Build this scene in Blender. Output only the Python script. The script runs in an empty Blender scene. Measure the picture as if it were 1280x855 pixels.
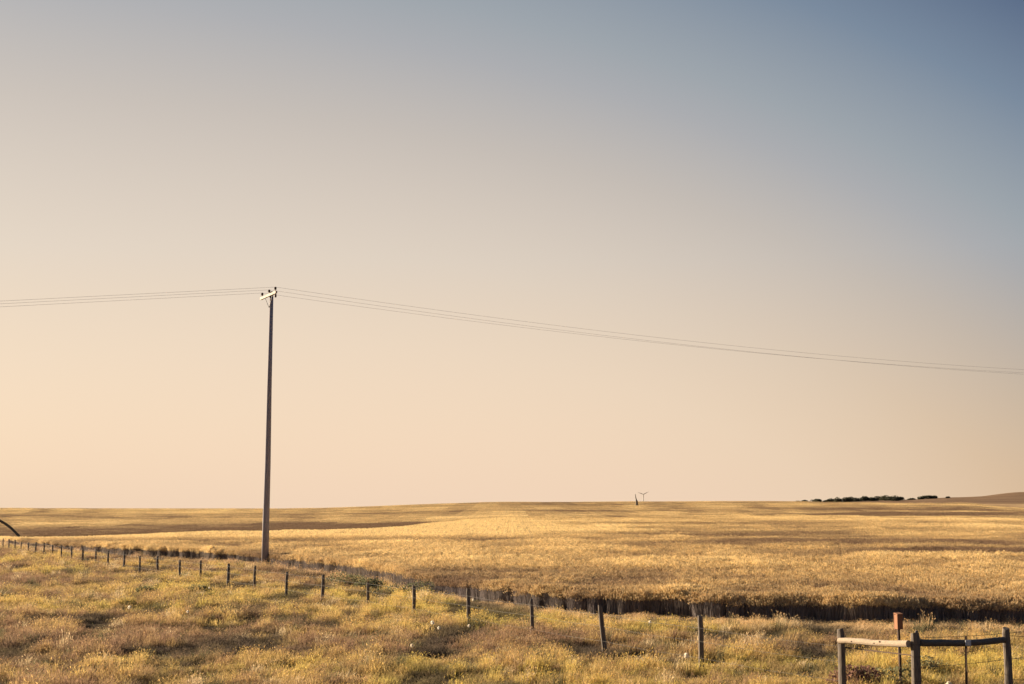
import bpy, bmesh, math, random
import numpy as np
from mathutils import Vector, Matrix, Euler
random.seed(7); rng = np.random.default_rng(11)
S = bpy.context.scene
R = math.radians

# ---------------------------------------------------------------- camera
EYE = 3.8
cam_d = bpy.data.cameras.new('camera'); cam = bpy.data.objects.new('camera', cam_d)
S.collection.objects.link(cam); S.camera = cam
cam_d.sensor_width = 36.0; cam_d.lens = 45.0
cam_d.clip_start = 0.1; cam_d.clip_end = 30000
cam.location = (0, 0, EYE); cam.rotation_euler = (R(90 + 7.39), 0, 0)

# ---------------------------------------------------------------- light and sky
EXPO = 1.65
SUN_AZ = 57.0      # degrees to the left of the view axis (+Y)
SUN_EL = 16.0
S.view_settings.view_transform = 'Standard'; S.view_settings.look = 'None'
S.view_settings.exposure = EXPO; S.view_settings.gamma = 1.0; S.view_settings.use_curve_mapping = False

sd = Vector((-math.sin(R(SUN_AZ)) * math.cos(R(SUN_EL)), math.cos(R(SUN_AZ)) * math.cos(R(SUN_EL)), math.sin(R(SUN_EL))))
sun_d = bpy.data.lights.new('sun', 'SUN'); sun = bpy.data.objects.new('sun', sun_d)
S.collection.objects.link(sun); sun_d.energy = 5.0; sun_d.angle = R(0.5); sun_d.color = (1.0, 0.83, 0.60)
sun.rotation_euler = sd.to_track_quat('Z', 'Y').to_euler(); sun.location = (-40, 26, 30)


class NT:
    """small node-building helper"""
    def __init__(self, tree):
        self.t = tree; tree.nodes.clear()
    def n(self, typ, **kw):
        nd = self.t.nodes.new(typ)
        ins = kw.pop('i', {})
        for k, v in kw.items(): setattr(nd, k, v)
        for k, v in ins.items():
            if isinstance(v, bpy.types.NodeSocket): self.t.links.new(v, nd.inputs[k])
            else: nd.inputs[k].default_value = v
        return nd
    def m(self, op, a, b=0.0, c=0.0, clamp=False):
        nd = self.n('ShaderNodeMath', operation=op, use_clamp=clamp)
        for k, v in enumerate((a, b, c)):
            if isinstance(v, bpy.types.NodeSocket): self.t.links.new(v, nd.inputs[k])
            else: nd.inputs[k].default_value = v
        return nd.outputs[0]
    def mix(self, f, a, b, blend='MIX'):
        nd = self.n('ShaderNodeMix', data_type='RGBA', blend_type=blend)
        for k, v in ((0, f), (6, a), (7, b)):
            if isinstance(v, bpy.types.NodeSocket): self.t.links.new(v, nd.inputs[k])
            else: nd.inputs[k].default_value = v if k == 0 else (*v, 1) if len(v) == 3 else v
        return nd.outputs[2]
    def ramp(self, f, stops, interp='LINEAR'):
        nd = self.n('ShaderNodeValToRGB'); cr = nd.color_ramp; cr.interpolation = interp
        while len(cr.elements) < len(stops): cr.elements.new(0.5)
        for e, (p, c) in zip(cr.elements, stops): e.position = p; e.color = (*c, 1)
        self.t.links.new(f, nd.inputs[0]); return nd.outputs[0]
    def out(self, sock, name='ShaderNodeOutputMaterial'):
        o = self.n(name); self.t.links.new(sock, o.inputs['Surface']); return o


w = bpy.data.worlds.new('World'); S.world = w; w.use_nodes = True
T = NT(w.node_tree)
tc = T.n('ShaderNodeTexCoord')
nrm = T.n('ShaderNodeVectorMath', operation='NORMALIZE', i={0: tc.outputs['Generated']})
sep = T.n('ShaderNodeSeparateXYZ', i={0: nrm.outputs[0]})
z = T.m('MAXIMUM', sep.outputs[2], 0.0)
dt = T.n('ShaderNodeVectorMath', operation='DOT_PRODUCT', i={0: nrm.outputs[0], 1: (-math.sin(R(57)), math.cos(R(57)), 0)})
u = T.m('MINIMUM', T.m('MAXIMUM', T.m('SUBTRACT', 1.0, dt.outputs['Value']), 0.15), 1.25)
z2 = T.m('MULTIPLY', z, z); u2 = T.m('MULTIPLY', u, u); u3 = T.m('MULTIPLY', u2, u)
t = T.m('ADD', 0.926, T.m('MULTIPLY', z, -0.055))
t = T.m('ADD', t, T.m('MULTIPLY', z2, -1.93))
t = T.m('ADD', t, T.m('MULTIPLY', u, 0.2786))
t = T.m('ADD', t, T.m('MULTIPLY', u3, -0.533))
t = T.m('ADD', t, T.m('MULTIPLY', T.m('MULTIPLY', z, u2), -1.028), clamp=True)
warm = T.ramp(t, [(0.40, (.15, .165, .25)), (.66, (.34, .27, .22)), (.80, (.63, .455, .30)), (.865, (.76, .545, .355)), (.945, (.895, .68, .49)), (1.0, (.96, .72, .53))])
cool = T.ramp(t, [(0.33, (.10, .145, .24)), (.48, (.198, .258, .342)), (.627, (.352, .385, .415)), (.686, (.429, .429, .44)), (.78, (.584, .521, .462)), (.89, (.768, .651, .533)), (1.0, (.95, .75, .56))])
grad = T.mix(T.m('DIVIDE', z, 0.19, clamp=True), warm, cool)
sky = T.n('ShaderNodeTexSky', sky_type='NISHITA')
sky.sun_disc = False; sky.sun_elevation = R(SUN_EL); sky.sun_rotation = R(-SUN_AZ); sky.dust_density = 3.0
nish = T.mix(1.0, sky.outputs[0], (0.12, 0.12, 0.12), 'MULTIPLY')
col = T.mix(0.10, grad, nish)
bg = T.n('ShaderNodeBackground', i={0: col, 1: 1.0 / (2 ** EXPO)})
T.out(bg.outputs[0], 'ShaderNodeOutputWorld')

# ---------------------------------------------------------------- bookkeeping
def link(o, parent=None):
    S.collection.objects.link(o)
    if parent is not None: o.parent = parent
    return o
def tag(o, label=None, cat=None, group=None, kind=None):
    if label: o['label'] = label
    if cat: o['category'] = cat
    if group: o['group'] = group
    if kind: o['kind'] = kind
    return o
def mesh(name, verts, faces, mat=None, parent=None, smooth=False, cols=None, linkit=True, tone=None):
    me = bpy.data.meshes.new(name)
    me.from_pydata([tuple(v) for v in verts], [], [tuple(f) for f in faces]); me.update()
    if smooth: me.polygons.foreach_set('use_smooth', [True] * len(me.polygons))
    if mat: me.materials.append(mat)
    if cols is not None:
        a = me.attributes.new('shade', 'FLOAT', 'POINT'); a.data.foreach_set('value', np.asarray(cols, dtype=np.float32))
    if tone is not None:
        a = me.attributes.new('tone', 'FLOAT', 'POINT'); a.data.foreach_set('value', np.asarray(tone, dtype=np.float32))
    o = bpy.data.objects.new(name, me)
    if linkit: link(o, parent)
    return o
def empty(name, loc, rz=0.0):
    o = bpy.data.objects.new(name, None); o.empty_display_size = 0.3; link(o)
    o.location = loc; o.rotation_euler = (0, 0, rz); return o
def join(parts):
    V = []; F = []
    for v, f in parts:
        k = len(V); V += [tuple(p) for p in v]; F += [tuple(i + k for i in q) for q in f]
    return V, F
def tube(path, radii, n=8, caps=True, wob=0.0, rnd=random):
    """swept tube along path with per-ring radius"""
    V = []; F = []; P = [Vector(p) for p in path]
    if not hasattr(radii, '__len__'): radii = [radii] * len(P)
    ph = [1 + wob * rnd.uniform(-1, 1) for _ in range(n)]
    ref = None
    for i, p in enumerate(P):
        d = (P[min(i + 1, len(P) - 1)] - P[max(i - 1, 0)]).normalized()
        if ref is None:
            ref = d.orthogonal().normalized()
        a = (ref - d * ref.dot(d)).normalized(); b = d.cross(a); ref = a
        for k in range(n):
            an = 2 * math.pi * k / n; r = radii[i] * ph[k] * (1 + wob * 0.4 * rnd.uniform(-1, 1))
            V.append(p + (a * math.cos(an) + b * math.sin(an)) * r)
    for i in range(len(P) - 1):
        for k in range(n):
            F.append((i * n + k, i * n + (k + 1) % n, (i + 1) * n + (k + 1) % n, (i + 1) * n + k))
    if caps:
        F.append(tuple(range(n - 1, -1, -1))); F.append(tuple((len(P) - 1) * n + k for k in range(n)))
    return V, F
def box(c, s, rot=None):
    V = []
    for dx in (-1, 1):
        for dy in (-1, 1):
            for dz in (-1, 1):
                p = Vector((dx * s[0] / 2, dy * s[1] / 2, dz * s[2] / 2))
                if rot is not None: p = rot @ p
                V.append(p + Vector(c))
    return V, [(0, 1, 3, 2), (4, 6, 7, 5), (0, 4, 5, 1), (2, 3, 7, 6), (0, 2, 6, 4), (1, 5, 7, 3)]

# ---------------------------------------------------------------- noise (numpy)
def _hash(ix, iy, seed):
    h = (ix.astype(np.int64) * 374761393 + iy.astype(np.int64) * 668265263 + seed * 974711) & 0x7fffffff
    h = (h ^ (h >> 13)) * 1274126177 & 0x7fffffff
    return ((h ^ (h >> 16)) & 0xffff) / 65535.0
def vnoise(x, y, seed=0):
    x = np.asarray(x, float); y = np.asarray(y, float)
    ix = np.floor(x); iy = np.floor(y); fx = x - ix; fy = y - iy
    fx = fx * fx * (3 - 2 * fx); fy = fy * fy * (3 - 2 * fy)
    ix = ix.astype(np.int64); iy = iy.astype(np.int64)
    a = _hash(ix, iy, seed); b = _hash(ix + 1, iy, seed); c = _hash(ix, iy + 1, seed); d = _hash(ix + 1, iy + 1, seed)
    return (a * (1 - fx) + b * fx) * (1 - fy) + (c * (1 - fx) + d * fx) * fy
def fbm(x, y, seed=0, o=4):
    s = 0; a = 0.5; n = 0
    for k in range(o):
        s = s + a * vnoise(x * 2 ** k, y * 2 ** k, seed + k * 17); n += a; a *= 0.5
    return s / n

# ---------------------------------------------------------------- terrain
EDGE = np.array([(60, 34), (30, 40.0), (17.0, 42.0), (9.0, 43.3), (4.6, 45.5), (.8, 49.5), (-1.9, 54.5), (-4.2, 60), (-6.6, 67), (-10, 75), (-14.5, 84),
                 (-17.6, 90.5), (-24, 98), (-32, 107), (-43.5, 124), (-56, 146), (-75, 180), (-120, 240)])
CROP = 0.86
def field_mask(x, y):
    """signed: > 0 inside the wheat field (metres behind its near edge, along Y)"""
    o = EDGE[::-1]
    return y - np.interp(x, o[:, 0], o[:, 1]) + 1.0 * (vnoise(x * .6, y * 0, 5) - .5) + 0.5 * (vnoise(x * 2.1, y * 0, 6) - .5)
UC = [-0.40, -0.19, 0.0, 0.20, 0.30, 0.345, 0.40]
PROF = [
    [(0, .1), (30, .08), (100, -.15), (150, -.42), (185, -1.4), (250, -6), (340, -9), (400, -5.3), (480, -2.9), (650, -.7), (900, 2.9), (1000, 1.5), (1400, -15), (3000, -40)],
    [(0, .1), (30, .08), (90, -.1), (130, -.1), (180, -.05), (220, -1.2), (270, -3), (345, -6), (400, -3.7), (500, -2.2), (700, -.4), (950, 2.75), (1050, 1.6), (1400, -12), (3000, -40)],
    [(0, .1), (30, .06), (60, 0), (150, 0), (250, .2), (320, .75), (400, -1.0), (470, -1.2), (520, -.2), (650, 1.3), (800, 3.5), (1000, 7.6), (1100, 6.6), (1500, -5), (3000, -40)],
    [(0, .1), (30, .06), (60, 0), (110, .25), (145, -.25), (200, .1), (300, .35), (380, .95), (450, -.2), (560, .5), (640, .7), (700, 2.5), (850, 4.6), (1000, 8.3), (1100, 7.5), (1500, 6), (2200, -10), (3000, -40)],
    [(0, .1), (30, .06), (60, 0), (100, .3), (140, -.3), (190, .25), (280, .45), (360, .8), (430, -.6), (520, .2), (600, 1.6), (680, .9), (800, 3.6), (1000, 7.2), (1150, 6), (1500, 12.8), (1700, 11), (2500, -10), (3000, -40)],
    [(0, .1), (30, .06), (60, 0), (100, .3), (140, -.3), (190, .25), (280, .45), (360, .8), (430, -.6), (520, .2), (600, 1.6), (680, .9), (800, 3.6), (1000, 7.2), (1150, 6.2), (1500, 15.5), (1700, 15), (2500, -10), (3000, -40)],
    [(0, .1), (30, .06), (60, 0), (90, .3), (125, -.35), (170, .3), (240, .1), (300, .6), (380, -.4), (450, -.3), (560, 1.2), (660, .3), (760, .8), (900, 3.0), (1000, 2.0), (1250, 8.5), (1600, 23.0), (1800, 22), (2500, 0), (3000, -40)],
]
YG = np.concatenate([np.arange(0, 400, 2.0), np.arange(400, 3001, 8.0)])
def _smooth(v):
    k = np.hanning(11); k /= k.sum()
    return np.convolve(np.pad(v, 5, mode='edge'), k, mode='valid')
YI = np.arange(0, 3001, 4.0)
PT = np.array([_smooth(np.interp(YI, [a for a, b in p], [b for a, b in p])) for p in PROF])
def ground(x, y):
    """height of the bare ground; works for arrays, all round the viewpoint"""
    x = np.asarray(x, float); y = np.asarray(y, float)
    az = np.arctan2(x, y); r = np.hypot(x, y)
    azc = np.clip(az, -0.46, 0.46); uu = np.tan(azc); yy = np.clip(r * np.cos(azc), 0, 3000)
    ui = np.interp(uu, UC, np.arange(len(UC))); i0 = np.clip(np.floor(ui).astype(int), 0, len(UC) - 2); f = ui - i0
    f = f * f * (3 - 2 * f)
    yi = yy / 4.0; j0 = np.clip(np.floor(yi).astype(int), 0, len(YI) - 2); g = yi - j0
    z0 = PT[i0, j0] * (1 - g) + PT[i0, j0 + 1] * g; z1 = PT[i0 + 1, j0] * (1 - g) + PT[i0 + 1, j0 + 1] * g
    z = z0 * (1 - f) + z1 * f
    amp = np.clip((yy - 60) / 400, 0, 1)
    z = z + amp * 0.9 * (fbm(x / 90, y / 45, 3, 3) - .5)
    near = np.clip(1 - yy / 120, 0, 1)
    z = z + near * 0.08 * (fbm(x / 3.2, y / 3.2, 9, 3) - .5)
    return z
def gz(x, y): return float(ground(np.array([x]), np.array([y]))[0])

def mat(name):
    m = bpy.data.materials.new(name); m.use_nodes = True; return m, NT(m.node_tree)

def simple(name, c0, c1, scale=8.0, rough=0.85, stretch=(1, 1, 1), bump=0.2, detail=5, metal=0.0, bdist=0.01, lo=.3, hi=.7):
    m, T = mat(name)
    tc = T.n('ShaderNodeTexCoord')
    mp = T.n('ShaderNodeMapping', i={'Vector': tc.outputs['Object'], 'Scale': stretch})
    no = T.n('ShaderNodeTexNoise', i={'Vector': mp.outputs[0], 'Scale': scale, 'Detail': detail, 'Roughness': .65})
    c = T.ramp(no.outputs[0], [(lo, c0), (hi, c1)])
    bp = T.n('ShaderNodeBump', i={'Height': no.outputs[0], 'Strength': bump, 'Distance': bdist})
    b = T.n('ShaderNodeBsdfPrincipled', i={'Base Color': c, 'Roughness': rough, 'Metallic': metal, 'Normal': bp.outputs[0]})
    b.inputs['Specular IOR Level'].default_value = 0.25
    T.out(b.outputs[0]); return m

M = {}
M['post'] = simple('weathered_post_wood', (.075, .06, .052), (.18, .145, .115), 6, .9, (6, 6, 1), .5)
M['bark_pole'] = simple('creosoted_pole_wood', (.20, .175, .19), (.33, .29, .305), 5, .85, (5, 5, .5), .08)
M['sunlit_rail'] = simple('sunlit_rail_wood', (.25, .185, .13), (.44, .34, .24), 5, .8, (2, 8, 8), .4)  # rail wood brightened so its colour carries the sunlight
M['shaded_rail'] = simple('shaded_rail_wood', (.06, .052, .048), (.12, .10, .085), 5, .85, (2, 8, 8), .4)  # rail wood darkened so its colour carries the shade
M['crossarm'] = simple('sun_bleached_crossarm_wood', (.40, .34, .27), (.55, .47, .38), 6, .8, (2, 8, 8), .2)
M['insulator'] = simple('brown_glazed_porcelain', (.06, .03, .02), (.10, .05, .03), 5, .25)
M['steel'] = simple('dull_galvanised_steel', (.18, .17, .17), (.30, .29, .28), 30, .6, metal=.6, bump=.1)
M['rust'] = simple('rusty_dark_steel', (.05, .032, .025), (.13, .08, .055), 25, .85, bump=.2)
M['wire'] = simple('aluminium_line_wire', (.45, .42, .40), (.55, .52, .5), 10, .6, bump=0)
M['fence_wire'] = simple('old_fence_wire', (.05, .042, .038), (.10, .08, .065), 10, .7, bump=0)
M['nestbox'] = simple('orange_brown_board', (.20, .085, .045), (.30, .135, .065), 10, .8, (6, 6, 1), .3)
M['white_plastic'] = simple('white_plastic', (.35, .36, .40), (.5, .5, .52), 5, .5, bump=0)
M['white_paint'] = simple('white_turbine_paint', (.6, .6, .6), (.75, .75, .74), 5, .5, bump=0)
M['dark_hole'] = simple('shadowed_opening', (.01, .01, .01), (.02, .02, .02), 5, 1, bump=0)
M['pipe'] = simple('dark_pipe_rubber', (.03, .028, .03), (.06, .055, .055), 5, .7)

def leafmat(name, base_mul=(1, 1, 1), trans=.45, low=.35, vary=.25):
    """blades and stalks: colour comes from the clump's own tint, darker toward the foot"""
    m, T = mat(name)
    tint = T.n('ShaderNodeAttribute', attribute_type='INSTANCER', attribute_name='tint')
    sh = T.n('ShaderNodeAttribute', attribute_type='GEOMETRY', attribute_name='shade')
    c = T.mix(1.0, tint.outputs['Color'], base_mul, 'MULTIPLY')
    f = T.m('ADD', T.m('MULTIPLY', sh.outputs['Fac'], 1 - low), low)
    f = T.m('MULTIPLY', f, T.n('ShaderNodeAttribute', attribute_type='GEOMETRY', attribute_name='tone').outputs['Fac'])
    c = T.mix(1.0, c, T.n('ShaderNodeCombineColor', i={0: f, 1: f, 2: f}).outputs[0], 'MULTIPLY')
    d = T.n('ShaderNodeBsdfDiffuse', i={0: c}); tr = T.n('ShaderNodeBsdfTranslucent', i={0: c})
    mx = T.n('ShaderNodeMixShader', i={0: trans, 1: d.outputs[0], 2: tr.outputs[0]})
    T.out(mx.outputs[0]); return m
M['blade'] = leafmat('grass_blades', trans=.4, low=.6)
def wheatmat():
    """ears carry the golden tint, leaves and stalks below are duller, with purple shade put into their colour"""
    m, T = mat('wheat_ears_over_shaded_stalks')
    tint = T.n('ShaderNodeAttribute', attribute_type='INSTANCER', attribute_name='tint')
    sh = T.n('ShaderNodeAttribute', attribute_type='GEOMETRY', attribute_name='shade')
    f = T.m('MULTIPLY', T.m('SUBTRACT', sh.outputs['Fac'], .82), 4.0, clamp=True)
    c = T.mix(T.m('MAXIMUM', f, .12), (.165, .145, .155), tint.outputs['Color'])  # stalk colour is duller and holds the crop edge's purple shade
    tn = T.n('ShaderNodeAttribute', attribute_type='GEOMETRY', attribute_name='tone').outputs['Fac']
    c = T.mix(1.0, c, T.n('ShaderNodeCombineColor', i={0: tn, 1: tn, 2: tn}).outputs[0], 'MULTIPLY')
    d = T.n('ShaderNodeBsdfDiffuse', i={0: c}); tr = T.n('ShaderNodeBsdfTranslucent', i={0: c})
    mx = T.n('ShaderNodeMixShader', i={0: .22, 1: d.outputs[0], 2: tr.outputs[0]})
    T.out(mx.outputs[0]); return m
M['wheat'] = wheatmat()

# ground material: soil and thatch near, ripe crop colour far off
def ground_mat():
    m, T = mat('soil_thatch_and_far_crop')
    geo = T.n('ShaderNodeNewGeometry')
    at = T.n('ShaderNodeAttribute', attribute_type='GEOMETRY', attribute_name='zone')
    n1 = T.n('ShaderNodeTexNoise', i={'Vector': geo.outputs['Position'], 'Scale': 1.3, 'Detail': 6.0, 'Roughness': .7})
    soil = T.ramp(n1.outputs[0], [(.3, (.045, .035, .028)), (.55, (.08, .06, .042)), (.8, (.14, .105, .065))])
    mp = T.n('ShaderNodeMapping', i={'Vector': geo.outputs['Position'], 'Scale': (.004, .014, .004)})
    n2 = T.n('ShaderNodeTexNoise', i={'Vector': mp.outputs[0], 'Scale': 1.0, 'Detail': 8.0, 'Roughness': .6})
    far = T.ramp(n2.outputs[0], [(.35, (.34, .22, .12)), (.5, (.48, .33, .18)), (.65, (.58, .42, .24))])
    mp3 = T.n('ShaderNodeMapping', i={'Vector': geo.outputs['Position'], 'Scale': (.12, .12, .12)})
    n3 = T.n('ShaderNodeTexNoise', i={'Vector': mp3.outputs[0], 'Scale': 1.0, 'Detail': 8.0, 'Roughness': .8})
    far = T.mix(1.0, far, T.ramp(n3.outputs[0], [(.3, (.75, .75, .75)), (.7, (1.2, 1.2, 1.2))]), 'MULTIPLY')
    hill = T.n('ShaderNodeAttribute', attribute_type='GEOMETRY', attribute_name='hill')
    far = T.mix(T.m('MULTIPLY', hill.outputs['Fac'], .8), far, (.125, .078, .058))
    c = T.mix(at.outputs['Fac'], soil, far)
    bp = T.n('ShaderNodeBump', i={'Height': n1.outputs[0], 'Strength': .6, 'Distance': .08})
    bp2 = T.n('ShaderNodeBump', i={'Height': n3.outputs[0], 'Strength': .5, 'Distance': 1.2, 'Normal': bp.outputs[0]})
    b = T.n('ShaderNodeBsdfDiffuse', i={0: c, 'Normal': bp2.outputs[0]})
    T.out(b.outputs[0]); return m
M['ground'] = ground_mat()

FAR0, FAR1 = 950.0, 1050.0
def build_ground():
    az = np.concatenate([np.linspace(-180, -40, 36)[:-1], np.linspace(-40, 40, 321), np.linspace(40, 180, 36)[1:-1]])
    r = np.concatenate([[0.0], np.geomspace(3, 20, 16), np.geomspace(20.6, 150, 150), np.geomspace(152, 1200, 200), np.geomspace(1212, 4000, 70), [6000, 9000, 14000]])
    A, RR = np.meshgrid(np.radians(az), r)
    X = RR * np.sin(A); Y = RR * np.cos(A); Z = ground(X, Y)
    zone = np.clip((RR * np.cos(np.clip(A, -.46, .46)) - FAR0) / (FAR1 - FAR0), 0, 1)
    Z = Z + CROP * zone * .9
    hill = np.clip((X - 1150 * .24) / 60, 0, 1) * np.clip((Y - 1150) / 80, 0, 1)
    nr, na = X.shape
    V = np.stack([X, Y, Z], -1).reshape(-1, 3)
    i, j = np.meshgrid(np.arange(nr - 1), np.arange(na), indexing='ij')
    a = i * na + j; b = i * na + (j + 1) % na
    F = np.stack([a, b, b + na, a + na], -1).reshape(-1, 4)
    o = mesh('ground', V.tolist(), F[:, ::-1].tolist(), M['ground'], smooth=True)
    o.data.update()
    for nm, arr in (('zone', zone), ('hill', hill)):
        at = o.data.attributes.new(nm, 'FLOAT', 'POINT'); at.data.foreach_set('value', arr.reshape(-1).astype(np.float32))
    if sum(p.normal.z for p in o.data.polygons[:2000]) < 0: o.data.flip_normals()
    return tag(o, kind='structure')
build_ground()

# ---------------------------------------------------------------- plant clumps (sources for the instanced stuff)
def U(a, b): return random.uniform(a, b)
def blade_mesh(name, specs, m, cell=.13, tvar=.6):
    """specs: list of (x, y, h, width, lean_x, lean_y, facing, head) ; one tapering bent blade each, optional ear"""
    V = []; F = []; C = []; TN = []; off_ = U(0, 90)
    for (x, y, h, wd, lx, ly, fa, hd) in specs:
        n0 = len(V); tn = (1 - tvar) + 2 * tvar * (.6 * float(vnoise(x / cell + off_, y / cell + off_, 13)) + .4 * random.random())
        c, s = math.cos(fa) * wd / 2, math.sin(fa) * wd / 2; k = len(V)
        V += [(x - c, y - s, -.03), (x + c, y + s, -.03), (x + lx * .35 - c * .8, y + ly * .35 - s * .8, h * .55), (x + lx * .35 + c * .8, y + ly * .35 + s * .8, h * .55), (x + lx, y + ly, h)]
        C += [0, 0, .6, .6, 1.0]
        F += [(k, k + 1, k + 3, k + 2), (k + 2, k + 3, k + 4)]
        if hd > 0:
            k = len(V); hw = hd * .22; x2, y2 = x + lx * 1.25, y + ly * 1.25; c2, s2 = math.cos(fa + 1.2) * hw, math.sin(fa + 1.2) * hw
            mx, my, mz = (x + lx + x2) / 2, (y + ly + y2) / 2, h + hd * .35
            V += [(x + lx * .9, y + ly * .9, h - .02), (mx - c2, my - s2, mz), (mx + c2, my + s2, mz), (x2, y2, h + hd * .8), (mx - s2, my + c2, mz), (mx + s2, my - c2, mz)]
            C += [1.15] * 6
            F += [(k, k + 2, k + 3, k + 1), (k, k + 4, k + 3, k + 5)]
        TN += [tn] * (len(V) - n0)
    return mesh(name, V, F, m, cols=C, linkit=False, tone=TN)
def U(a, b): return random.uniform(a, b)
def grass_clump(i, n, rad, hmin, hmax, wd, lean, heads):
    sp = []
    for _ in range(n):
        a = U(0, 6.283); r = rad * math.sqrt(U(0, 1)); h = U(hmin, hmax) * (1 - .25 * r / rad)
        la = U(0, 6.283); L = lean * h * U(.2, 1)
        sp.append((r * math.cos(a), r * math.sin(a), h, wd * U(.6, 1.3), L * math.cos(la) + .12 * h, L * math.sin(la) - .03 * h, U(0, 3.14), (.042 * U(.6, 1.3) if random.random() < heads else 0)))
    return blade_mesh('grass_clump', sp, M['blade'])
GRASS = [grass_clump(0, 105, .33, .16, .42, .013, .55, .12), grass_clump(1, 90, .28, .2, .5, .012, .5, .3), grass_clump(2, 110, .36, .12, .34, .014, .7, .05),
         grass_clump(3, 75, .22, .25, .6, .012, .4, .45), grass_clump(4, 95, .33, .15, .4, .016, .8, .1)]
def wheat_tile(size, n, wd, head, jit=.12, seed=0):
    sp = []; g = int(math.sqrt(n)); st = size / g
    for i in range(g):
        for j in range(g):
            x = -size / 2 + (i + U(0, 1)) * st; y = -size / 2 + (j + U(0, 1)) * st
            cl = (.90 if size < .5 else .74) + (.2 if size < .5 else .46) * float(vnoise(x / (.22 * size ** .55) + 50, y / (.22 * size ** .55) + 50, 77 + seed))
            h = CROP * U(.82, .99) * cl - head * .6; L = jit * U(.2, 1); la = U(0, 6.28)
            sp.append((x, y, h, wd * U(.7, 1.3), L * math.cos(la) + .05, L * math.sin(la) - .02, U(0, 3.14), head * U(.7, 1.25)))
    return blade_mesh('wheat_clump', sp, M['wheat'], .15 if size < 2 else .09 * size, .42)
WHEAT1 = [wheat_tile(1.0, 440, .014, .085, seed=k) for k in range(5)]
WHEAT2 = [wheat_tile(3.0, 784, .042, .15, .16, seed=k) for k in range(5)]
WHEAT3 = [wheat_tile(8.0, 784, .14, .27, .3, seed=k) for k in range(5)]
WHEATE = [wheat_tile(.42, 64, .014, .085, .14, seed=k) for k in range(5)]

def instancer(name, pts, rot, scl, idx, tint, sources, kindlabel=None):
    me = bpy.data.meshes.new(name); me.vertices.add(len(pts)); me.vertices.foreach_set('co', np.asarray(pts, np.float32).ravel())
    for nm, typ, arr, key in (('rot', 'FLOAT_VECTOR', rot, 'vector'), ('scl', 'FLOAT_VECTOR', scl, 'vector'), ('idx', 'INT', idx, 'value'), ('tint', 'FLOAT_COLOR', tint, 'color')):
        a = me.attributes.new(nm, typ, 'POINT')
        a.data.foreach_set(key, np.asarray(arr, np.int32 if typ == 'INT' else np.float32).ravel())
    o = bpy.data.objects.new(name, me); link(o); tag(o, kind='stuff')
    ng = bpy.data.node_groups.new(name + '_scatter', 'GeometryNodeTree')
    ng.interface.new_socket('Geometry', in_out='INPUT', socket_type='NodeSocketGeometry'); ng.interface.new_socket('Geometry', in_out='OUTPUT', socket_type='NodeSocketGeometry')
    N = ng.nodes; L = ng.links
    gi = N.new('NodeGroupInput'); go = N.new('NodeGroupOutput')
    m2p = N.new('GeometryNodeMeshToPoints'); iop = N.new('GeometryNodeInstanceOnPoints'); g2i = N.new('GeometryNodeGeometryToInstance')
    for s in reversed(sources):
        oi = N.new('GeometryNodeObjectInfo'); oi.inputs['Object'].default_value = s; oi.inputs['As Instance'].default_value = True
        L.new(oi.outputs['Geometry'], g2i.inputs[0])
    def at(nm, t):
        a = N.new('GeometryNodeInputNamedAttribute'); a.data_type = t; a.inputs[0].default_value = nm; return a.outputs[0]
    L.new(gi.outputs[0], m2p.inputs['Mesh']); L.new(m2p.outputs[0], iop.inputs['Points']); L.new(g2i.outputs[0], iop.inputs['Instance'])
    iop.inputs['Pick Instance'].default_value = True
    L.new(at('idx', 'INT'), iop.inputs['Instance Index'])
    e2r = N.new('FunctionNodeEulerToRotation'); L.new(at('rot', 'FLOAT_VECTOR'), e2r.inputs[0]); L.new(e2r.outputs[0], iop.inputs['Rotation'])
    L.new(at('scl', 'FLOAT_VECTOR'), iop.inputs['Scale']); L.new(iop.outputs[0], go.inputs[0])
    md = o.modifiers.new('scatter', 'NODES'); md.node_group = ng
    return o

def palette(v, stops):
    xs = [s[0] for s in stops]; c = np.array([s[1] for s in stops], float)
    return np.stack([np.interp(v, xs, c[:, k]) for k in range(3)] + [np.ones_like(v)], -1)

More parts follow.
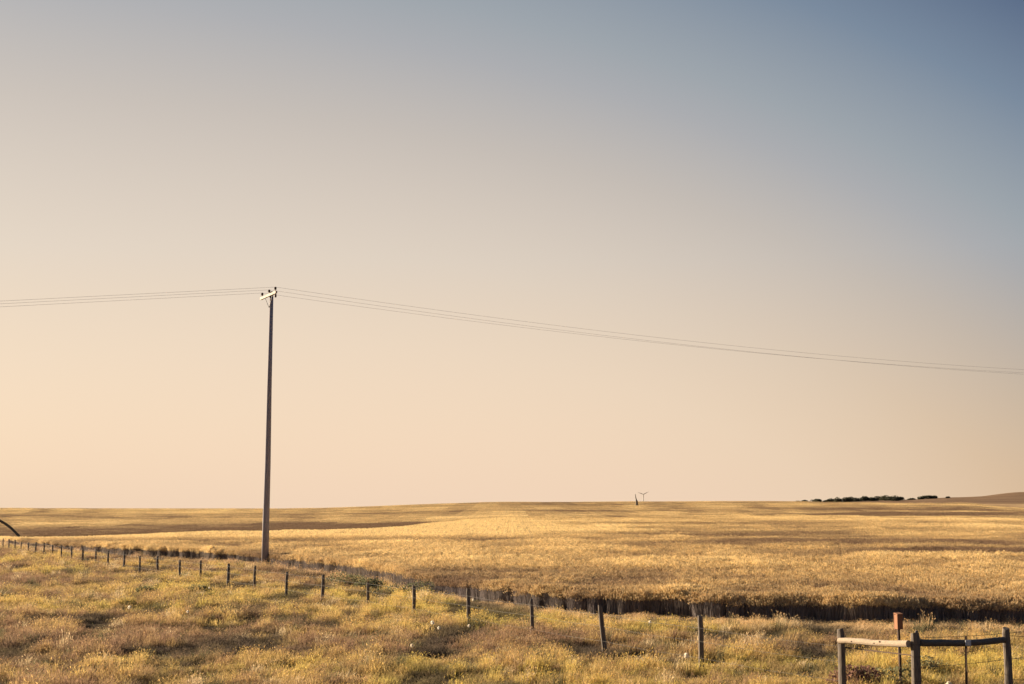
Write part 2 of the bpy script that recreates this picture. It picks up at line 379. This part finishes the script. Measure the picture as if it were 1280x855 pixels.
# ---------------------------------------------------------------- roadside grass
def build_grass():
    X = []; Y = []; SZ = []
    for (y0, y1, dens, sz) in ((19, 34, 15, .92), (34, 48, 11, 1.05), (48, 72, 6, 1.25), (72, 110, 3.2, 1.6), (110, 185, 1.8, 2.0)):
        half = y1 * .56; n = int(dens * (y1 - y0) * 2 * half)
        x = rng.uniform(-half, half, n); y = rng.uniform(y0, y1, n)
        k = (np.abs(x) < y * .5 + 3) & (field_mask(x, y) < 0.3)
        X.append(x[k]); Y.append(y[k]); SZ.append(np.full(k.sum(), sz))
    x = np.concatenate(X); y = np.concatenate(Y); sz = np.concatenate(SZ); n = len(x)
    big = fbm(x / 7, y / 5, 21, 3); med = fbm(x / 1.5, y / 1.3, 31, 3); col = fbm(x / 9 + 40, y / 6, 41, 4); fine = rng.uniform(0, 1, n)
    hs = np.clip(.48 + 1.1 * (med - .27) + .35 * (big - .5), .18, 1.4)
    fm = field_mask(x, y)
    hs *= np.where(fm > -2.5, .45, 1.0)
    keep = rng.uniform(0, 1, n) < np.clip((med - .29) * 6, .28, 1)
    s = sz * rng.uniform(.8, 1.2, n)
    v = np.clip(.46 + 2.4 * (col - .5) + .9 * (fine - .5) + .75 * (x + 4) / np.maximum(y, 30), 0, 1)
    tint = palette(v, [(0, (.34, .225, .15)), (.3, (.49, .34, .18)), (.55, (.62, .45, .20)), (.8, (.68, .51, .195)), (1, (.65, .52, .17))])
    dk = np.clip((.47 - med) * 5, 0, 1)[:, None]  # low gaps darkened: shade between the tufts put into the tint
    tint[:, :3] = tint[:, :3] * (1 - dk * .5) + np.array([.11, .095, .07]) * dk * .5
    tint[:, :3] *= np.array([.97, .95, .92])
    strip = np.clip((fm + 5.5) / 2.5, 0, 1)[:, None] * .75      # dry pinkish grass in the spray strip along the crop
    tint[:, :3] = tint[:, :3] * (1 - strip) + np.array([.66, .46, .285]) * strip
    weed = np.clip((fbm(x / 1.9 + 9, y / 2.4, 91, 5) - .53) * 12, 0, 1) * np.where(fm < -1, 1, .3)  # dark patches: tussock shadow painted into the tint of lower plants
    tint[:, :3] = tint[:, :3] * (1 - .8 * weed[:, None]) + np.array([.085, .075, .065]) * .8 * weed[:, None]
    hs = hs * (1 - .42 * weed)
    rare = np.where(weed > .4, .5, rng.uniform(0, 1, n))
    tint[rare > .955, :3] = (.70, .55, .34)
    tint[rare < .08, :3] = (.20, .18, .10)
    pts = np.stack([x, y, ground(x, y)], -1)
    rot = np.stack([np.zeros(n), np.zeros(n), rng.uniform(-.6, .6, n)], -1)
    scl = np.stack([s, s, hs * np.sqrt(sz) * rng.uniform(.75, 1.25, n)], -1)
    idx = rng.integers(0, len(GRASS), n)
    k = keep
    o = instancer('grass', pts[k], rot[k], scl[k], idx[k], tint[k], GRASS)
    tag(o, 'rough yellow and tan roadside grass in uneven tufts in front of the wheat', 'grass')
    return k.sum()
# ---------------------------------------------------------------- wheat
def bump01(v, a, b, s):
    return np.clip((v - a) / s, 0, 1) * np.clip((b - v) / s, 0, 1)
def wheat_look(x, y):
    """crop tint and height: patchy ripeness, with slope shading and hollow growth painted in as bands"""
    u = x / y
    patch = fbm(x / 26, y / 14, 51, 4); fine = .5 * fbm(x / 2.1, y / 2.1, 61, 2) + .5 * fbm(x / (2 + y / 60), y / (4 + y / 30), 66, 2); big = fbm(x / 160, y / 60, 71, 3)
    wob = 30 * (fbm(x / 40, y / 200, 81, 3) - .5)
    dull = .85 * bump01(y + 1.5 * wob, 300, 480, 35) * np.clip((.04 - u) / .12, 0, 1)  # coarse growth in the hollow plus slope shading, as darker tint
    dull = np.maximum(dull, .75 * bump01(y + wob, 84, 124, 12) * np.clip((u - .02) / .2, 0, 1))  # from here on, shade of the slopes put into the crop tint
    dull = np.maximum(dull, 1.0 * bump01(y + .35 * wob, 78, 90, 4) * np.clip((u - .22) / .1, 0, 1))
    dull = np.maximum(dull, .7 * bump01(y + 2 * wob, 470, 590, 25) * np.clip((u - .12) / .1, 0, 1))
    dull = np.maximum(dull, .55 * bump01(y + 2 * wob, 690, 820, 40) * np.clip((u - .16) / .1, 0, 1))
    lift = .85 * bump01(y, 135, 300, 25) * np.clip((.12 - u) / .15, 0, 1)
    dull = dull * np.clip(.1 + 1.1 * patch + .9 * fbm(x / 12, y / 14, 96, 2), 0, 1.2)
    hs = np.clip(1 + .6 * (fine - .5) + .30 * (patch - .5), .7, 1.2)
    ps = 1.15 * np.clip(y / 110, .4, 1) * np.clip(1.3 - y / 900, .6, 1)
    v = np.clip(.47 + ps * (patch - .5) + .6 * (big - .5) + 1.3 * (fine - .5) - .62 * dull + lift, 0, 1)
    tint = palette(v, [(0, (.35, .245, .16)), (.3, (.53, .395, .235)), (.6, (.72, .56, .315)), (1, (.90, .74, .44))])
    return tint, hs
def build_wheat():
    P = [[], [], []]
    out = []
    for lod, (y0, y1, st) in enumerate(((30, 150, 1.0), (150, 400, 3.0), (400, FAR1, 8.0))):
        half = y1 * .53
        gx = np.arange(-half, half, st * .97); gy = np.arange(y0, y1, st * .97)
        x, y = np.meshgrid(gx, gy); x = x.ravel(); y = y.ravel()
        if lod == 0: x = x + rng.uniform(-.1, .1, len(x)); y = y + rng.uniform(-.1, .1, len(x))
        k = (np.abs(x) < y * .47 + 4) & (field_mask(x, y) > (1.5 if lod == 0 else 2.2))
        x = x[k]; y = y[k]; n = len(x)
        e = st
        sx = (ground(x + e, y) - ground(x - e, y)) / (2 * e); sy = (ground(x, y + e) - ground(x, y - e)) / (2 * e)
        rot = np.stack([np.arctan(sy), -np.arctan(sx), np.zeros(n)], -1)
        if lod == 0: rot[:, 2] = rng.integers(0, 2, n) * math.pi
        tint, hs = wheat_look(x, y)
        scl = np.stack([np.ones(n), np.ones(n), hs], -1)
        nm = None
        out.append((np.stack([x, y, ground(x, y)], -1), rot, scl, rng.integers(0, 5, n) + 5 * lod, tint))
    # loose clumps that make the ragged near edge of the crop
    n = 60000; x = rng.uniform(-95, 40, n); k0 = rng.uniform(0, 2.6, n)
    o_ = EDGE[::-1]; y = np.interp(x, o_[:, 0], o_[:, 1]) + k0 * 1.0 + rng.uniform(-1, 1, n)
    fm = field_mask(x, y); k = (fm > -.15) & (fm < 2.4) & (np.abs(x) < y * .48 + 4) & (rng.uniform(0, 1, n) < np.where(fm < .5, np.where(fm < 0, .15, .35 + fm), 1)); x = x[k]; y = y[k]; fm = fm[k]; n = len(x)
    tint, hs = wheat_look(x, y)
    hs = hs * rng.uniform(.84, 1.08, n) * np.clip(.95 + fm * .1, .6, 1) * np.where(fm < .1, rng.uniform(.85, 1.0, n), 1)
    lean = np.where(fm < .3, .06, .03)
    out.append((np.stack([x, y, ground(x, y)], -1), np.stack([rng.normal(0, 1, n) * lean, rng.normal(0, 1, n) * lean, rng.uniform(0, 6.28, n)], -1), np.stack([np.ones(n), np.ones(n), hs], -1), rng.integers(15, 20, n), tint))
    cat = [np.concatenate([q[k] for q in out]) for k in range(5)]
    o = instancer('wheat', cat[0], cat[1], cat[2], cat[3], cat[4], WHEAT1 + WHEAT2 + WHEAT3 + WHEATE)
    tag(o, 'ripe golden wheat filling the rolling field to the skyline', 'wheat')
    return len(cat[0])
ng_, nw_ = build_grass(), build_wheat()
print('grass clumps', ng_, 'wheat tiles', nw_)

# ---------------------------------------------------------------- wire fence running away to the left
FPX = []   # (x, y, height of top above ground, lean x, lean y)
_u = [(0.1460, 30.0), (0.0716, 33.7), (0.0159, 37.3), (-.0331, 41.0), (-.0757, 44.7), (-.1111, 48.3), (-.1467, 52.0), (-.1746, 55.6), (-.1992, 59.3), (-.2197, 63.0),
      (-.2408, 66.6), (-.2569, 70.3), (-.2743, 73.9), (-.2879, 77.6), (-.3003, 81.3), (-.3127, 84.9), (-.3222, 88.6), (-.3321, 92.2), (-.3409, 95.9), (-.3487, 99.6),
      (-.3557, 103.2), (-.3623, 106.9), (-.3687, 110.5), (-.3744, 114.2), (-.3800, 117.9), (-.3846, 121.5), (-.3893, 125.2), (-.3939, 128.8), (-.4, 132.4), (-.405, 136)]
_H = [1.28, 1.25, 1.18, 1.24, 1.10, 1.05, 1.14, 1.08, 1.16, 1.12, 1.17, 1.06, 1.14, 1.02, 1.15, 1.10, 1.12, 1.05, 1.14, 1.1, 1.05, 1.12, 1.08, 1.0, .95, 1.1, 1.12, 1.08, 1.1, 1.1]
def post_mesh(h, r, seed, tilt=.4, bury=.25, n=10):
    rd = random.Random(seed)
    path = [(rd.uniform(-.008, .008), rd.uniform(-.008, .008), zz) for zz in (-bury, .15 * h, .4 * h, .7 * h, .93 * h, h)]
    V, F = tube(path, [r * 1.08, r * 1.05, r, r * .97, r * .95, r * .82], n, True, .08, rd)
    a = rd.uniform(0, 6.28)
    for k in range(len(V) - n, len(V)):      # slanted, weathered top
        p = V[k]; V[k] = Vector((p.x, p.y, p.z + tilt * (p.x * math.cos(a) + p.y * math.sin(a)) + rd.uniform(-.008, .008)))
    return V, F
fence = empty('wire_fence', (-20.0, 74.0, gz(-20, 74)))
tag(fence, 'long line of short dark wooden posts with thin wires running away left through the grass', 'fence')
FL = Vector(fence.location)
tops = []
for i, ((uu, yy), h) in enumerate(zip(_u, _H)):
    x = uu * yy * (1 - .35 / yy); g = gz(x, yy)
    V, F = post_mesh(h, .062 * (1 + .12 * math.sin(i * 2.3)), 100 + i)
    o = mesh('fence_post', V, F, M['post'], fence, smooth=False)
    o.location = Vector((x, yy, g)) - FL
    ln = {1: (.02, -.085), 3: (.0, -.03), 6: (0, .03)}.get(i, (random.uniform(-.03, .03), random.uniform(-.025, .025)))
    o.rotation_euler = (ln[0], ln[1], 0)
    tops.append((x, yy, g, h))
PA = (6.54, 26.0); PB = (7.49, 24.3); PC = (9.57, 25.3)          # the braced corner
for hh in (.35, .72, 1.02):
    path = [Vector((PA[0], PA[1], gz(*PA) + hh)) - FL]
    for (x, y, g, h) in tops:
        path.append(Vector((x - .07, y - .04, g + min(hh, h - .06))) - FL)
    full = []
    for a, b in zip(path[:-1], path[1:]):
        full += [a, (a + b) / 2 - Vector((0, 0, .03))]
    full.append(path[-1])
    V, F = tube(full, .0035, 4); mesh('fence_wire', V, F, M['fence_wire'], fence)

# second fence leaving the corner to the right
fence2 = empty('wire_fence', (14.2, 29.0, gz(14.2, 29.0)))
tag(fence2, 'thin fence wires leaving the wooden corner brace toward the right edge', 'fence')
F2 = Vector(fence2.location)
for k, (x, y) in enumerate(((14.6, 30.4), (14.2, 27.6))):
    V, F = post_mesh(1.3, .07, 300 + k); o = mesh('fence_post', V, F, M['post'], fence2); o.location = Vector((x, y, gz(x, y))) - F2
for (p0, p1, h0, h1) in ((PB, (14.6, 30.4), 1.34, 1.27), (PC, (14.2, 27.6), 1.28, 1.25), (PC, (14.2, 27.6), .85, .8), (PC, (14.2, 27.6), .45, .45), (PB, (14.6, 30.4), .8, .8)):
    a = Vector((*p0, gz(*p0) + h0)); b = Vector((*p1, gz(*p1) + h1))
    pts = [a.lerp(b, s / 8) - Vector((0, 0, .10 * (1 - (2 * s / 8 - 1) ** 2))) - F2 for s in range(9)]
    V, F = tube(pts, .006, 4); mesh('fence_wire', V, F, M['fence_wire'], fence2)

# ---------------------------------------------------------------- braced corner of round rails
brace = empty('corner_brace', (*PB, gz(*PB)))
tag(brace, 'wooden corner brace of three stout posts joined by a sunlit rail and a shaded rail', 'fence brace')
BL = Vector(brace.location)
for k, (p, h, r) in enumerate(((PA, 1.36, .078), (PB, 1.42, .088), (PC, 1.42, .075))):
    V, F = post_mesh(h, r, 500 + k, .25 if k != 1 else .5, .3, 14)
    o = mesh('post', V, F, M['post'], brace); o.location = Vector((*p, gz(*p))) - BL
    if k == 1: o['label'] = 'thick corner post with a split slanted top'
V, F = tube([(0, 0, 0), (0, 0, .09)], [.04, .025], 8, True, .1); o = mesh('split_top', V, F, M['post'], brace); o.location = Vector((PB[0] + .03, PB[1], gz(*PB) + 1.39)) - BL
def rail(a, b, r0, r1, m, lab, seed):
    rd = random.Random(seed); a = Vector(a); b = Vector(b); path = []; rr = []
    for s in range(9):
        q = s / 8; path.append(a.lerp(b, q) + Vector((0, 0, .018 * math.sin(q * 5 + seed) + rd.uniform(-.006, .006))) - BL); rr.append((r0 + (r1 - r0) * q) * rd.uniform(.95, 1.06))
    V, F = tube(path, rr, 12, True, .06, rd); o = mesh('rail', V, F, m, brace); o['label'] = lab; return o
rail((PA[0] - .06, PA[1] - .115, gz(*PA) + 1.13), (PB[0] - .13, PB[1] - .02, gz(*PB) + 1.25), .060, .066, M['sunlit_rail'], 'pale rail in full sun', 1)
rail((PB[0] + .08, PB[1] + .04, gz(*PB) + 1.24), (PC[0] - .07, PC[1] - .04, gz(*PC) + 1.19), .066, .058, M['shaded_rail'], 'dark shaded rail', 2)
for q, dz in ((.22, .01), (.55, -.012), (.63, .02)):      # knots on the sunlit rail
    c = Vector((PA[0] - .06, PA[1] - .115, gz(*PA) + 1.13)).lerp(Vector((PB[0] - .13, PB[1] - .02, gz(*PB) + 1.25)), q) + Vector((-.9, -.4, 0)) * .058 + Vector((0, 0, dz))
    mesh('knot', *tube([c - BL, c + Vector((-.9, -.4, 0)) * .010 - BL, c + Vector((-.9, -.4, 0)) * .013 - BL], [.015, .011, .004], 8, True, .2), M['rust'], brace)
V, F = tube([Vector((PA[0] + .08, PA[1], gz(*PA) + 1.0)) - BL, Vector((PB[0] - .08, PB[1], gz(*PB) + 1.03)) - BL], .012, 5)
mesh('brace_wire', V, F, M['rust'], brace)
for k in range(5):      # staples and a wire band round the corner post
    hh = .35 + .22 * k
    an = [2 * math.pi * q / 12 for q in range(13)]
    V, F = tube([Vector((PB[0] + .093 * math.cos(q), PB[1] + .093 * math.sin(q), gz(*PB) + hh)) - BL for q in an], .004, 4, False)
    mesh('wire_band', V, F, M['rust'], brace)

# steel stake with white insulator plate, standing against the shaded rail
SP = (8.55, 24.74)
st = empty('steel_stake', (*SP, gz(*SP))); st.rotation_euler = (0, R(1.5), 0)
tag(st, 'thin rusty steel stake with a small white plate leaning on the shaded rail', 'stake')
a, b = .022, .004
tb = [box((0, 0, .63), (2 * a, b, 1.4)), box((0, -a / 2 - b / 2 - .001, .63), (b, a, 1.4))]
for q in range(11): tb.append(box((0, -a - .008, .15 + q * .11), (.012, .008, .02)))
V, F = join(tb); mesh('stake', V, F, M['rust'], st)
V, F = join([box((.02, -.075, 1.215), (.105, .014, .10)), box((.02, -.088, 1.215), (.04, .02, .055))]); mesh('plate', V, F, M['white_plastic'], st)

# ---------------------------------------------------------------- nest box on its own stake
NB = (8.11, 27.4)
nb = empty('nest_box', (*NB, gz(*NB)), R(14))
tag(nb, 'small orange-brown wooden nest box on a thin dark stake behind the pale rail', 'nest box')
V, F = tube([(0, .0, -.3), (.004, 0, .6), (-.004, 0, 1.25)], [.036, .034, .032], 8, True, .05); mesh('stake', V, F, M['rust'], nb)
z0 = 1.22; bw, bd, bh = .125, .115, .30; t_ = .018
mesh('front_panel', *box((0, -bd / 2 - .002, z0 + bh / 2), (bw, t_, bh)), M['nestbox'], nb)
mesh('back_panel', *box((0, bd / 2 + .002, z0 + bh / 2 + .01), (bw, t_, bh + .04)), M['nestbox'], nb)
for s in (-1, 1): mesh('side_panel', *box((s * (bw / 2 - t_ / 2 - .001), 0, z0 + bh / 2), (t_, bd - t_ - .003, bh - .004)), M['nestbox'], nb)
mesh('floor_panel', *box((0, 0, z0 + .012), (bw - 2 * t_ - .006, bd - t_ - .006, .018)), M['nestbox'], nb)
mesh('roof', *box((0, -.012, z0 + bh + .018), (bw + .012, bd + .03, .02), Matrix.Rotation(R(8), 3, 'X')), M['nestbox'], nb)

# ---------------------------------------------------------------- utility pole
PX, PY = -16.75, 88.0; PG = gz(PX, PY)
pole = empty('utility_pole', (PX, PY, PG))
tag(pole, 'tall slender wooden utility pole with a tilted-looking pale crossarm at the edge of the wheat', 'utility pole')
HP = 18.7 - PG
V, F = tube([(0, 0, -.5), (0, 0, 3), (.02, 0, 7), (.0, .02, 12), (0, 0, HP)], [.245, .232, .20, .165, .13], 16, True, .02)
o = mesh('pole', V, F, M['bark_pole'], pole, smooth=True)
V, F = tube([(0, 0, HP), (0, 0, HP + .06)], [.128, .09], 16); mesh('pole_cap', V, F, M['steel'], pole)
ad = Vector((.49, -.87, 0)).normalized(); wd_ = Vector((.87, .49, 0)).normalized()
Rm = Matrix((ad, wd_, (0, 0, 1))).transposed()
zc = HP - .22
off = wd_ * -.19
mesh('crossarm', *box(off + Vector((0, 0, zc)) - ad * .08, (3.3, .13, .17), Rm), M['crossarm'], pole)
V, F = tube([off - ad * .8 + Vector((0, 0, zc - .09)), off * .9 - ad * .02 + Vector((0, 0, zc - .85))], .022, 5); mesh('crossarm_brace', V, F, M['steel'], pole)
V, F = tube([off + ad * .8 + Vector((0, 0, zc - .09)), off * .9 + ad * .02 + Vector((0, 0, zc - .85))], .022, 5); mesh('crossarm_brace', V, F, M['steel'], pole)
INS = []
for s in (-1.45, 0.05, 1.35):
    b0 = off + ad * s + Vector((0, 0, zc + .085))
    V, F = tube([b0 + Vector((0, 0, q)) for q in (0, .10, .13, .17, .20, .24, .28, .31)], [.025, .025, .085, .095, .06, .09, .075, .03], 12)
    mesh('insulator', V, F, M['insulator'], pole); INS.append(b0 + Vector((0, 0, .29)) + Vector((PX, PY, PG)))
b0 = off + ad * 1.42
V, F = tube([b0 + Vector((0, 0, zc + q)) for q in (-.10, -.16, -.2, -.26, -.32, -.36)], [.03, .07, .08, .06, .08, .03], 12); o = mesh('insulator', V, F, M['insulator'], pole); o['label'] = 'insulator hanging under the near end of the crossarm'
for q, hh in enumerate((2.2, 2.9)):
    mesh('pole_band', *tube([(0, 0, hh), (0, 0, hh + .05)], .238, 16, False), M['steel'], pole)
lab = ['thin overhead wire on the far insulator of the utility pole', 'thin overhead wire on the middle insulator of the utility pole', 'thin overhead wire on the near insulator of the utility pole']
for k, p in enumerate(INS):
    path = []
    for tt in np.linspace(-34, 0, 18)[:-1]: path.append(p + wd_ * float(tt) - Vector((0, 0, .135 * -tt)))
    for tt in np.linspace(0, 122, 60): path.append(p + wd_ * float(tt) - Vector((0, 0, (.004 * tt if k == 1 else 0) + (.0577 * tt - .000473 * tt * tt) * (1 + .02 * (k - 1)))))
    V, F = tube([q - p for q in path], .0075, 5); o = mesh('power_line', V, F, M['wire']); o.location = p
    tag(o, lab[k], 'power line', 'overhead wires')
# the poles that carry the wires on, outside the picture
def far_pole(e, h_w):
    x, y = e.x, e.y; g = gz(x, y); o = empty('utility_pole', (x, y, g)); h = h_w - g
    V, F = tube([(0, 0, -.5), (0, 0, h - .1)], [.22, .13], 12); mesh('pole', V, F, M['bark_pole'], o)
    mesh('crossarm', *box((-ad * .08) + Vector((0, 0, h - .36)), (3.3, .13, .17), Rm), M['crossarm'], o); return o
e = INS[1] + wd_ * 122; tag(far_pole(e, e.z - (.0577 * 122 - .000473 * 122 ** 2)), 'next wooden utility pole far to the right beyond the picture', 'utility pole')
e = INS[1] - wd_ * 34; tag(far_pole(e, e.z - .135 * 34), 'next wooden utility pole to the left beyond the picture', 'utility pole')

# ---------------------------------------------------------------- wind turbine, dead trunk, bent pipe
TX, TY = 106.0, 1040.0; TG = gz(TX, TY); HUB = 14.6
tb_ = empty('wind_turbine', (TX, TY, TG)); tag(tb_, 'tiny three-bladed wind turbine just showing above the skyline', 'wind turbine')
hh = HUB - TG
mesh('tower', *tube([(0, 0, -1), (0, 0, hh)], [.34, .24], 8), M['steel'], tb_)
mesh('nacelle', *join([box((0, .1, hh + .1), (.6, 1.4, .6))]), M['steel'], tb_)
mesh('hub', *tube([(0, -.6, hh + .1), (0, -.95, hh + .1), (0, -1.1, hh + .1)], [.35, .28, .08], 8), M['steel'], tb_)
for a in (62, -62 - 8, 180):
    d = Vector((math.sin(R(a)), 0, math.cos(R(a)))); pr = Vector((math.cos(R(a)), 0, -math.sin(R(a))))
    V = []; F = []
    for q, (l, c) in enumerate(((.2, .12), (.8, .27), (2.6, .2), (4.6, .08))):
        for sx, sy in ((-1, 0), (0, .08), (1, 0), (0, -.08)): V.append(Vector((0, -.8, hh + .1)) + d * l + pr * c * sx + Vector((0, sy, 0)))
    for q in range(3):
        for k in range(4): F.append((q * 4 + k, q * 4 + (k + 1) % 4, q * 4 + 4 + (k + 1) % 4, q * 4 + 4 + k))
    F += [(0, 1, 2, 3), (15, 14, 13, 12)]
    mesh('blade', V, F, M['steel'], tb_)

DX, DY = 83.0, 860.0; DG = gz(DX, DY)
dt_ = empty('dead_tree', (DX, DY, DG)); tag(dt_, 'dark dead trunk thick at the foot and leaning, left of the turbine', 'dead tree')
mesh('trunk', *tube([(.3, 0, -.5), (.3, 0, 1), (.2, 0, 3.4), (-.1, 0, 4.6), (-.5, 0, 6.4), (-.75, 0, 8.4)], [.85, .85, .72, .38, .28, .16], 9, True, .15), M['post'], dt_, smooth=True)
mesh('broken_limb', *tube([(.3, 0, 2.9), (.75, .1, 3.5), (.95, .1, 4.1)], [.28, .16, .06], 7, True, .1), M['post'], dt_)

ax, ay = -78.2, 196.0
arc = [(-9, 0, 4.3), (-6, 0, 3.9), (-3.5, 0, 3.35), (-1.5, 0, 2.65), (0, 0, 1.96), (1.0, 0, 1.42), (1.8, 0, .85), (2.5, 0, .22), (3.2, 0, -.5), (4.2, 0, -1.7), (5, 0, -2.8)]
o = mesh('bent_pipe', *tube(arc, .19, 10), M['pipe'], smooth=True); o.location = (-77.8, ay, 0.0)
tag(o, 'dark bent pipe arching down behind the wheat at the far left', 'pipe')

# ---------------------------------------------------------------- trees along the far skyline
def crown_mesh(rx, ry, h, n, seed, m, leaf=.5):
    rd = random.Random(seed); V = []; F = []
    lobes = [(rd.uniform(-.5, .5) * rx, rd.uniform(-.5, .5) * ry, h * rd.uniform(.12, .62), rd.uniform(.5, .72)) for _ in range(7)]
    for _ in range(n):
        lx, ly, lz, lr = rd.choice(lobes)
        th, ph = rd.uniform(0, 6.283), math.acos(rd.uniform(-.8, 1)); q = rd.uniform(.6, 1) ** .5
        p = Vector((lx + rx * lr * q * math.sin(ph) * math.cos(th), ly + ry * lr * q * math.sin(ph) * math.sin(th), max(.15, lz + h * lr * .62 * q * math.cos(ph))))
        a = Vector((rd.gauss(0, 1), rd.gauss(0, 1), rd.gauss(0, 1))).normalized(); b = a.orthogonal().normalized(); s = leaf * rd.uniform(.5, 1.2); k = len(V)
        V += [p - a * s, p + b * s * .6, p + a * s, p - b * s * .6]; F.append((k, k + 1, k + 2, k + 3))
    return V, F
def foliage(name, c0, c1):
    m, T = mat(name); oi = T.n('ShaderNodeObjectInfo'); g = T.n('ShaderNodeNewGeometry')
    no = T.n('ShaderNodeTexNoise', i={'Vector': g.outputs['Position'], 'Scale': .9, 'Detail': 3.0})
    c = T.ramp(T.m('ADD', T.m('MULTIPLY', no.outputs[0], .7), T.m('MULTIPLY', oi.outputs['Random'], .3)), [(.3, c0), (.7, c1)])
    d = T.n('ShaderNodeBsdfDiffuse', i={0: c}); tr = T.n('ShaderNodeBsdfTranslucent', i={0: c})
    T.out(T.n('ShaderNodeMixShader', i={0: .3, 1: d.outputs[0], 2: tr.outputs[0]}).outputs[0]); return m
M['tree'] = foliage('far_tree_leaves', (.045, .048, .035), (.10, .095, .06))
M['down'] = foliage('pale_seed_down', (.85, .77, .64), (.95, .9, .8))
M['shrub'] = foliage('grey_green_leaves', (.12, .125, .07), (.28, .25, .13))
M['red_shrub'] = foliage('reddish_dry_twigs', (.13, .065, .055), (.26, .15, .11))
def tree(x, y, wdt, h, seed, label, group=None, sink=0):
    h *= .88
    g = gz(x, y) + CROP * .9 - .3; e = empty('tree', (x, y, g)); tag(e, label, 'tree', group)
    mesh('trunk', *tube([(0, 0, -1), (.1, 0, h * .35), (0, 0, h * .6)], [.35, .28, .12], 6), M['post'], e)
    mesh('crown', *crown_mesh(wdt / 2 * 1.25, wdt / 2, h, 800, seed, None, .75), M['tree'], e)
TR = [(998, 6, 6.0), (1008, 10, 6.0), (1018, 10, 6.5), (1026, 10, 6), (1034, 9, 6), (1041, 10, 7), (1049, 10, 7.5), (1057, 10, 7.0), (1065, 10, 7.0), (1073, 10, 6.0), (1082, 9, 6.8), (1091, 10, 5.6), (1100, 12, 7.0), (1109, 13, 7.6), (1117, 13, 7.2), (1124, 10, 5.0)]
ORD = 'first second third fourth fifth sixth seventh eighth ninth tenth eleventh twelfth thirteenth fourteenth fifteenth'.split()
for k, (px, wdt, h) in enumerate(TR):
    yy = 1430 + 40 * math.sin(k * 1.7); x = (px - 640) / 1600 * yy * .992
    if k == 0: tree(x, yy, wdt, h, 700 + k, 'lowest little bush at the left end of the skyline tree row', 'trees in a row on the skyline')
    elif k == len(TR) - 1: tree(x, yy, wdt, h, 700 + k, 'last low tree at the right end of the skyline tree row', 'trees in a row on the skyline')
    else: tree(x, yy, wdt, h, 700 + k, ORD[k] + ' tree from the left in the long dark row on the skyline', 'trees in a row on the skyline')
for px, wdt, h, lb in ((1140, 7, 2.5, 'tiny low bush in the gap right of the skyline tree row'), (1152, 8, 4.0, 'left tree of the small dark clump at the foot of the hill'), (1159, 10, 5.5, 'taller right tree of the small dark clump at the foot of the hill'), (1168, 8, 4.5, 'right flank bush of the small clump on the rising hill'), (1185, 4, 2.4, 'lone speck of a bush on the slope of the right hill')):
    yy = 1450; x = (px - 640) / 1600 * yy * .992; tree(x, yy, wdt, h, 800 + px, lb)

# ---------------------------------------------------------------- weeds and shrubs in the verge
def shrub(x, y, rx, h, seed, label, m='shrub', n=420, leaf=.035):
    e = empty('shrub', (x, y, gz(x, y))); tag(e, label, 'shrub', 'low weeds in the roadside grass')
    rd = random.Random(seed); st = []
    for _ in range(9):
        a = rd.uniform(0, 6.28); q = rd.uniform(.2, .8) * rx; st.append(tube([(0, 0, -.05), (q * .5 * math.cos(a), q * .5 * math.sin(a), h * .5), (q * math.cos(a), q * math.sin(a), h * rd.uniform(.7, 1))], [.012, .009, .004], 4))
    mesh('stems', *join(st), M['rust'], e)
    mesh('foliage', *crown_mesh(rx, rx * .7, h, n, seed, None, leaf), M[m], e)
for a in ((-15.9, 57.2, .6, .4, 1, 'dark weed clump left of the others at the foot of a fence post'), (-13.9, 57.6, .6, .5, 2, 'dark weed clump beside a fence post, right of its twin'),
          (-7.9, 62.5, 1.2, .8, 3, 'large grey-green bush behind the fence in front of the wheat edge'), (-6.6, 61.0, .8, .6, 4, 'smaller green bush joined to the large grey-green one'),
          (-4.6, 58.0, 1.6, .6, 5, 'broad dark weed patch on the bare pinkish ground')):
    shrub(*a, n=700, leaf=.055)
shrub(7.15, 27.0, .6, .6, 6, 'reddish brown bush behind the pale rail of the corner brace', 'red_shrub', 900, .045)
shrub(7.7, 27.6, .7, .5, 7, 'dark low bush at the foot of the nest box stake', 'shrub', 700, .045)
shrub(9.4, 29.4, .6, .5, 8, 'dark low bush behind the shaded rail', 'shrub', 500, .04)

# pale seed heads
def seed_head(x, y, h, r, label, seed):
    e = empty('seed_head_plant', (x, y, gz(x, y))); tag(e, label, 'seed head', 'pale round seed heads in the grass')
    mesh('stem', *tube([(0, 0, -.02), (.02, 0, h * .5), (0, .01, h)], [.006, .005, .004], 5), M['shrub'], e)
    rd = random.Random(seed); V = []; F = []
    for _ in range(140):
        d = Vector((rd.gauss(0, 1), rd.gauss(0, 1), rd.gauss(0, 1))).normalized(); b = d.orthogonal().normalized(); k = len(V); c = Vector((0, .01, h))
        V += [c + d * r * .1, c + d * r + b * r * .16, c + d * r - b * r * .16]; F.append((k, k + 1, k + 2))
    mesh('seed_head', V, F, M['down'], e)
for k, (px, py, lb) in enumerate(((168, 758, 'seed head alone in the left grass below the fence'), (240, 763, 'smaller seed head right of the first in the left grass'), (266, 733, 'seed head close under the fence posts at the left'),
        (542, 776, 'seed head left of a pair below the middle fence posts'), (550, 783, 'seed head lower of a close pair below the middle fence posts'), (587, 780, 'seed head right under a middle fence post'),
        (517, 805, 'single seed head in the lower middle grass'), (810, 776, 'seed head behind the fence between two right posts'), (854, 817, 'large seed head just left of the nearest single fence post'), (1175, 853, 'seed head at the bottom edge below the shaded rail'),
        (592, 748, 'seed head up near the wheat edge in the middle'))):
    y = (EYE - .42) / (py - 635 + .0) * 1600 * .985; x = (px - 640) / 1600 * y * .995
    seed_head(x, y, .48, .058 if k in (0, 3, 8, 9) else .042, lb, 900 + k)
